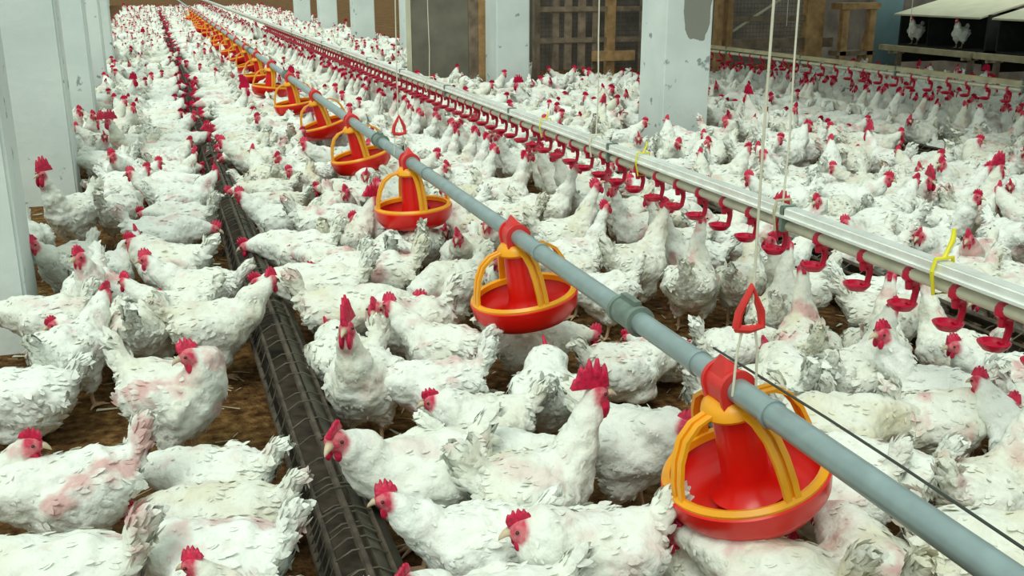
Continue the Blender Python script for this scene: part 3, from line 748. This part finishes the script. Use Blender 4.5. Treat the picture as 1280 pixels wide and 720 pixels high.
def behave(x, y):
    """heading, pose, turn, sit, rooster for a bird standing at x, y"""
    if 0 < abs(x - 1.92) < .34 and rd.random() < .8:
        return (0 if x < 1.92 else math.pi) + rd.uniform(-.5, .5), 'drink', rd.choice((0, 20)), False, rd.random() < .05
    if abs(x - 5.98) < .34 and rd.random() < .75:
        return (0 if x < 5.98 else math.pi) + rd.uniform(-.5, .5), 'drink', 0, False, False
    for tx in (.31, 2.68, 5.15):
        if abs(x - tx) < .36 and rd.random() < .65:
            return (0 if x < tx else math.pi) + rd.uniform(-.5, .5), rd.choice(('low', 'low', 'mid', 'peck')), rd.choice((0, 30, -30)), False, rd.random() < .04
    pose = rd.choices(('up', 'mid', 'low', 'tuck', 'peck', 'back'), (.22, .30, .22, .14, .06, .06))[0]
    ro = pose in ('up', 'mid') and rd.random() < .10
    return rd.uniform(0, 2 * math.pi), pose, rd.choice((0, 40, -40)), (pose in ('tuck', 'low') and rd.random() < .2), ro
# rows along the drinkers first, then the rest of the floor
cand = []
for X0 in (1.70, 2.14, 5.76, 6.2):
    y = 2.2
    while y < 45: cand.append((X0 + rd.uniform(-.05, .05), y)); y += rd.uniform(.22, .30)
for sx in (.02, .56, 2.45, 2.92, 4.9, 5.4):
    y = 4.2
    while y < 40: cand.append((sx + rd.uniform(-.04, .04), y)); y += rd.uniform(.22, .32)
for _ in range(60000): cand.append((rd.uniform(-.9, 8.7), 1.3 + 44 * rd.random() ** 1.5))
for x, y in cand:
    if len(flock) > 2600: break
    if not visible(x, y) or blocked(x, y): continue
    if not near_ok(x, y, .31 if y < 3.6 and x < 1.9 else .235 if y < 12 else .262): continue
    if abs(x - 1.92) < .10 or abs(x - 5.98) < .1: continue
    if y < 3.4 and x < 1.35 or x < -.45 and y < 4.3: continue
    h, pose, turn, sit, ro = behave(x, y)
    b_ = [x, y, h, pose, turn, sit, ro, BIRD * rd.uniform(.9, 1.06)]
    flock.append(b_); put(b_)
flock.sort(key=lambda q: proj(q[0], q[1], .2)[2])
def inframe(q):
    a = proj(q[0], q[1], .2); return -40 < a[0] < 1320 and -20 < a[1] < 760
near, far = [], []
for q in flock:
    if inframe(q) and len(near) < 296: near.append(q)
    elif inframe(q): far.append(q)
    elif proj(q[0], q[1], .2)[2] < 8: pass
    else: far.append(q)

pos = np.array([[q[0], q[1]] for q in near]); hdg = np.array([q[2] for q in near]); scl = np.array([q[7] for q in near])
dirv = np.stack([np.cos(hdg), np.sin(hdg)], 1); start = pos.copy()
for it in range(60):
    C2 = np.concatenate([pos + dirv * (.055 * scl)[:, None], pos - dirv * (.095 * scl)[:, None]]); r2 = np.concatenate([.112 * scl, .088 * scl])
    own = np.tile(np.arange(len(near)), 2)
    D = C2[:, None] - C2[None]; dist = np.linalg.norm(D, axis=2) + 1e-6
    ov = np.clip(r2[:, None] + r2[None] - dist, 0, None); ov[own[:, None] == own[None]] = 0
    push = (D / dist[..., None] * ov[..., None]).sum(1) * .28
    for tx in (.31, 2.68, 5.15):
        dx = C2[:, 0] - tx; pen = np.clip(r2 * .8 + .085 - np.abs(dx), 0, None); push[:, 0] += np.sign(dx) * pen * .4
    for (bx0, bx1, ys_) in ((-1.15, -.54, (4.0, 6.8, 9.6)), (3.59, 3.98, (6.96, 11.0))):
        for yy in ys_:
            nx = np.clip(C2[:, 0], bx0, bx1); ny = np.clip(C2[:, 1], yy, yy + .42); vx = C2[:, 0] - nx; vy = C2[:, 1] - ny; dd = np.hypot(vx, vy)
            inside = dd < 1e-6; vx[inside] = 1; dd2 = np.where(inside, 1, dd); pen = np.where(inside, .12, np.clip(r2 - dd, 0, None))
            push[:, 0] += vx / dd2 * pen * .5; push[:, 1] += vy / dd2 * pen * .5
    mv = push[:len(near)] + push[len(near):]
    pos = pos + mv
    dv = pos - start; ln = np.linalg.norm(dv, axis=1); mx_ = np.where(start[:, 1] < 3.0, .06, .13); lim = np.where(ln > mx_, mx_ / (ln + 1e-9), 1); pos = start + dv * lim[:, None]
for q, p_ in zip(near, pos): q[0], q[1] = float(p_[0]), float(p_[1])
# ---- labels: pose, lane between fixed things, nearest feeder, order across the lane
LANES = [(-9, -.57, 'behind the white wall piers', 'wall'), (-.57, .31, 'between piers and trough', 'wall'), (.31, PX, 'between trough and feed pipe', 'trough'),
         (PX, 1.92, 'between pipe and drinker line', 'feed pipe'), (1.92, 2.68, 'behind the long drinker line', 'line'), (2.68, 3.8, 'in the middle pen', 'drinker line'),
         (3.8, 5.15, 'past the white pillar', 'pillar'), (5.15, 99, 'in the nest side pen', 'trough')]
POSETXT = {'up': 'neck raised', 'mid': 'head level', 'low': 'head lowered', 'peck': 'beak down', 'drink': 'neck stretched', 'tuck': 'neck tucked', 'back': 'head turned'}
cells = {}
for q in near:
    li = next(i for i, l in enumerate(LANES) if l[0] <= q[0] < l[1])
    fi = min(range(len(PANY)), key=lambda i: abs(PANY[i] - q[1]))
    side = 'before' if q[1] < PANY[fi] else 'past'
    cells.setdefault((li, fi, side), []).append(q)
labels = {}
for (li, fi, side), qs in cells.items():
    qs.sort(key=lambda q: q[0])
    for n, q in enumerate(qs):
        kind = 'rooster' if q[6] else 'hen'; ptx = 'crouching' if q[5] else POSETXT[q[3]]
        feeder = ['largest feeder', 'second feeder', 'third feeder', 'fourth feeder', 'fifth feeder', 'sixth feeder', 'seventh feeder', 'eighth feeder', 'ninth feeder', 'tenth feeder', 'eleventh feeder'][min(fi, 10)]
        lab = 'white %s, %s, %s, %s %s, %s' % (kind, ptx, LANES[li][2], side, feeder, 'alone' if len(qs) == 1 else ORD[n + 1] + ' across from wall')
        labels[id(q)] = lab
for q in near:
    x, y, h, pose, turn, sit, ro, sc = q
    key = (pose, sit, ro)
    if key not in VARS: key = (pose, False, ro)
    if key not in VARS: key = (pose, False, False)
    if key not in VARS: key = ('up', False, ro)
    vs = VARS[key]; t_, me, fp = min(vs, key=lambda v: abs(v[0] - turn))
    rooster = key[2]
    o = bpy.data.objects.new('rooster' if rooster else 'hen', me); COL.objects.link(o)
    o.location = (x, y, 0); o.rotation_euler = (0, 0, h); s = sc * (1.05 if rooster else 1); o.scale = (s, s, s)
    tag(o, labels[id(q)], 'rooster' if rooster else 'hen', 'white roosters in the flock' if rooster else 'white hens crowding the litter floor')
    for n, m2 in fp:
        c = bpy.data.objects.new(n, m2); COL.objects.link(c); c.parent = o
# two birds up in the nest openings
for (y, dy, lab) in ((10.28, 0, 'white hen in the nest opening farther from the wooden trestle, above the perch'), (11.08, 0, 'white hen standing tall in the opening of the nest box bank by the trestle')):
    t_, me, fp = VARS[('up', False, False)][0]
    o = bpy.data.objects.new('hen', me); COL.objects.link(o); o.location = (9.30, y, .545); o.rotation_euler = (0, 0, math.radians(200)); o.scale = (.72,) * 3
    tag(o, lab, 'hen', 'hens in the nest boxes')
    for n, m2 in fp: c = bpy.data.objects.new(n, m2); COL.objects.link(c); c.parent = o

# ---- the rest of the flock, too many and too far to count: one object
def lod(vox, sm, ncards, seed0, n):
    out = []
    for k, (pose, turn, ro) in enumerate((('up', 0, 0), ('mid', 30, 0), ('low', 0, 0), ('drink', 0, 0), ('tuck', 0, 0), ('up', -30, 1))[:n]):
        parts, hd, R = bird_arrays(pose, turn, bool(ro), False, .02, vox, sm, ncards, seed0 + k, legs=False, Lb=.038)
        H = Matrix.Translation(hd) @ R @ Matrix.Scale(1.4, 4)
        nb = len(parts)
        for b_ in (comb_bm(bool(ro), H, k), wattle_bm(bool(ro), H) if vox < .02 else None):
            if b_ is None: continue
            for i, v in enumerate(b_.verts): v.index = i
            parts.append((np.array([v.co[:] for v in b_.verts]), [tuple(v.index for v in f.verts) for f in b_.faces], None, 2)); b_.free()
        V, F, sk, mi, NN = join(parts)
        red = np.zeros(len(V)); st = sum(len(p[0]) for p in parts[:nb]); red[st:] = 1
        tri = [f for f in F if len(f) == 3]; quad = [f for f in F if len(f) == 4]
        out.append((pose, bool(ro), V, np.array(quad).reshape(-1, 4), np.array(tri).reshape(-1, 3), sk, red, NN))
    return out
LOD1 = lod(.017, 2, 90, 50, 6); LOD2 = lod(.034, 1, 0, 60, 6)
Vs, Qs, Ts, Ps, Nz = [], [], [], [], []; off = 0
for q in far:
    x, y, h, pose, turn, sit, ro, sc = q
    src = LOD1 if proj(x, y, .2)[2] < 17 else LOD2
    want = {'peck': 'low', 'back': 'mid'}.get(pose, pose)
    c_ = [v for v in src if v[0] == want and v[1] == ro] or [v for v in src if v[0] == want] or [src[0]]
    _, _, V, Q, T, sk, red, NN = c_[0]
    ca, sa = math.cos(h), math.sin(h)
    P = np.stack([(V[:, 0] * ca - V[:, 1] * sa) * sc + x, (V[:, 0] * sa + V[:, 1] * ca) * sc + y, V[:, 2] * sc], 1)
    Nz.append(np.stack([NN[:, 0] * ca - NN[:, 1] * sa, NN[:, 0] * sa + NN[:, 1] * ca, NN[:, 2]], 1))
    Vs.append(P); Qs.append(Q + off); Ts.append(T + off)
    pp = np.zeros((len(V), 4)); pp[:, 0] = sk; pp[:, 1] = rd.random(); pp[:, 2] = red; pp[:, 3] = 1; Ps.append(pp); off += len(V)
V = np.concatenate(Vs); Q = np.concatenate(Qs); T = np.concatenate(Ts); P = np.concatenate(Ps)
me = bpy.data.meshes.new('distant_hens')
me.vertices.add(len(V)); me.vertices.foreach_set('co', V.astype(np.float32).ravel())
me.loops.add(Q.size + T.size); me.loops.foreach_set('vertex_index', np.concatenate([Q.ravel(), T.ravel()]).astype(np.int32))
npoly = len(Q) + len(T); me.polygons.add(npoly)
ls = np.concatenate([np.arange(len(Q)) * 4, Q.size + np.arange(len(T)) * 3]).astype(np.int32)
me.polygons.foreach_set('loop_start', ls)
me.update(calc_edges=True)
me.polygons.foreach_set('use_smooth', [True] * len(me.polygons))
me.materials.append(M_HEN)
at = me.attributes.new('paint', 'FLOAT_COLOR', 'POINT'); at.data.foreach_set('color', P.astype(np.float32).ravel())
me.update(); me.normals_split_custom_set_from_vertices(np.concatenate(Nz).tolist())
o = bpy.data.objects.new('distant_hens', me); COL.objects.link(o)
tag(o, 'mass of white hens with red combs filling the far house', 'hens', kind='stuff')
print('NEAR', len(near), 'last depth', proj(near[-1][0], near[-1][1], .2), 'FAR', len(far), 'polys', npoly)

# ---- loose straw and feathers on the litter
for nm, mt, cnt, lab in (('straw_litter', M_PALEWOOD, 2600, 'straw bits scattered over the brown litter'), ('loose_feathers', M_AWN, 420, 'small shed feathers lying on the brown litter')):
    r = np.random.RandomState(5 if nm == 'straw_litter' else 6)
    x = r.uniform(-1, 4, cnt); y = 1.2 + 9 * r.rand(cnt) ** 1.3; a = r.uniform(0, 6.28, cnt)
    L_ = r.uniform(.012, .04, cnt); w = r.uniform(.0012, .003, cnt) if nm == 'straw_litter' else L_ * .3
    z = r.uniform(.003, .010, cnt); dx, dy = np.cos(a), np.sin(a); tz = r.uniform(-.002, .008, cnt)
    vv = []
    for su, sw in ((-1, -1), (1, -.3), (1, .3), (-1, 1)):
        vv.append(np.stack([x + dx * L_ * su - dy * w * sw, y + dy * L_ * su + dx * w * sw, z + tz * (su > 0) + .002], 1))
    up_ = np.stack(vv, 1)
    V = np.concatenate([up_.reshape(-1, 3)])
    F = [(4 * i, 4 * i + 1, 4 * i + 2, 4 * i + 3) for i in range(cnt)]
    me = bpy.data.meshes.new(nm); me.from_pydata(V.tolist(), [], F); me.materials.append(mt)
    tag_o = bpy.data.objects.new(nm, me); COL.objects.link(tag_o)
    md = tag_o.modifiers.new('thickness', 'SOLIDIFY'); md.thickness = .0012
    tag(tag_o, lab, 'litter', kind='stuff')
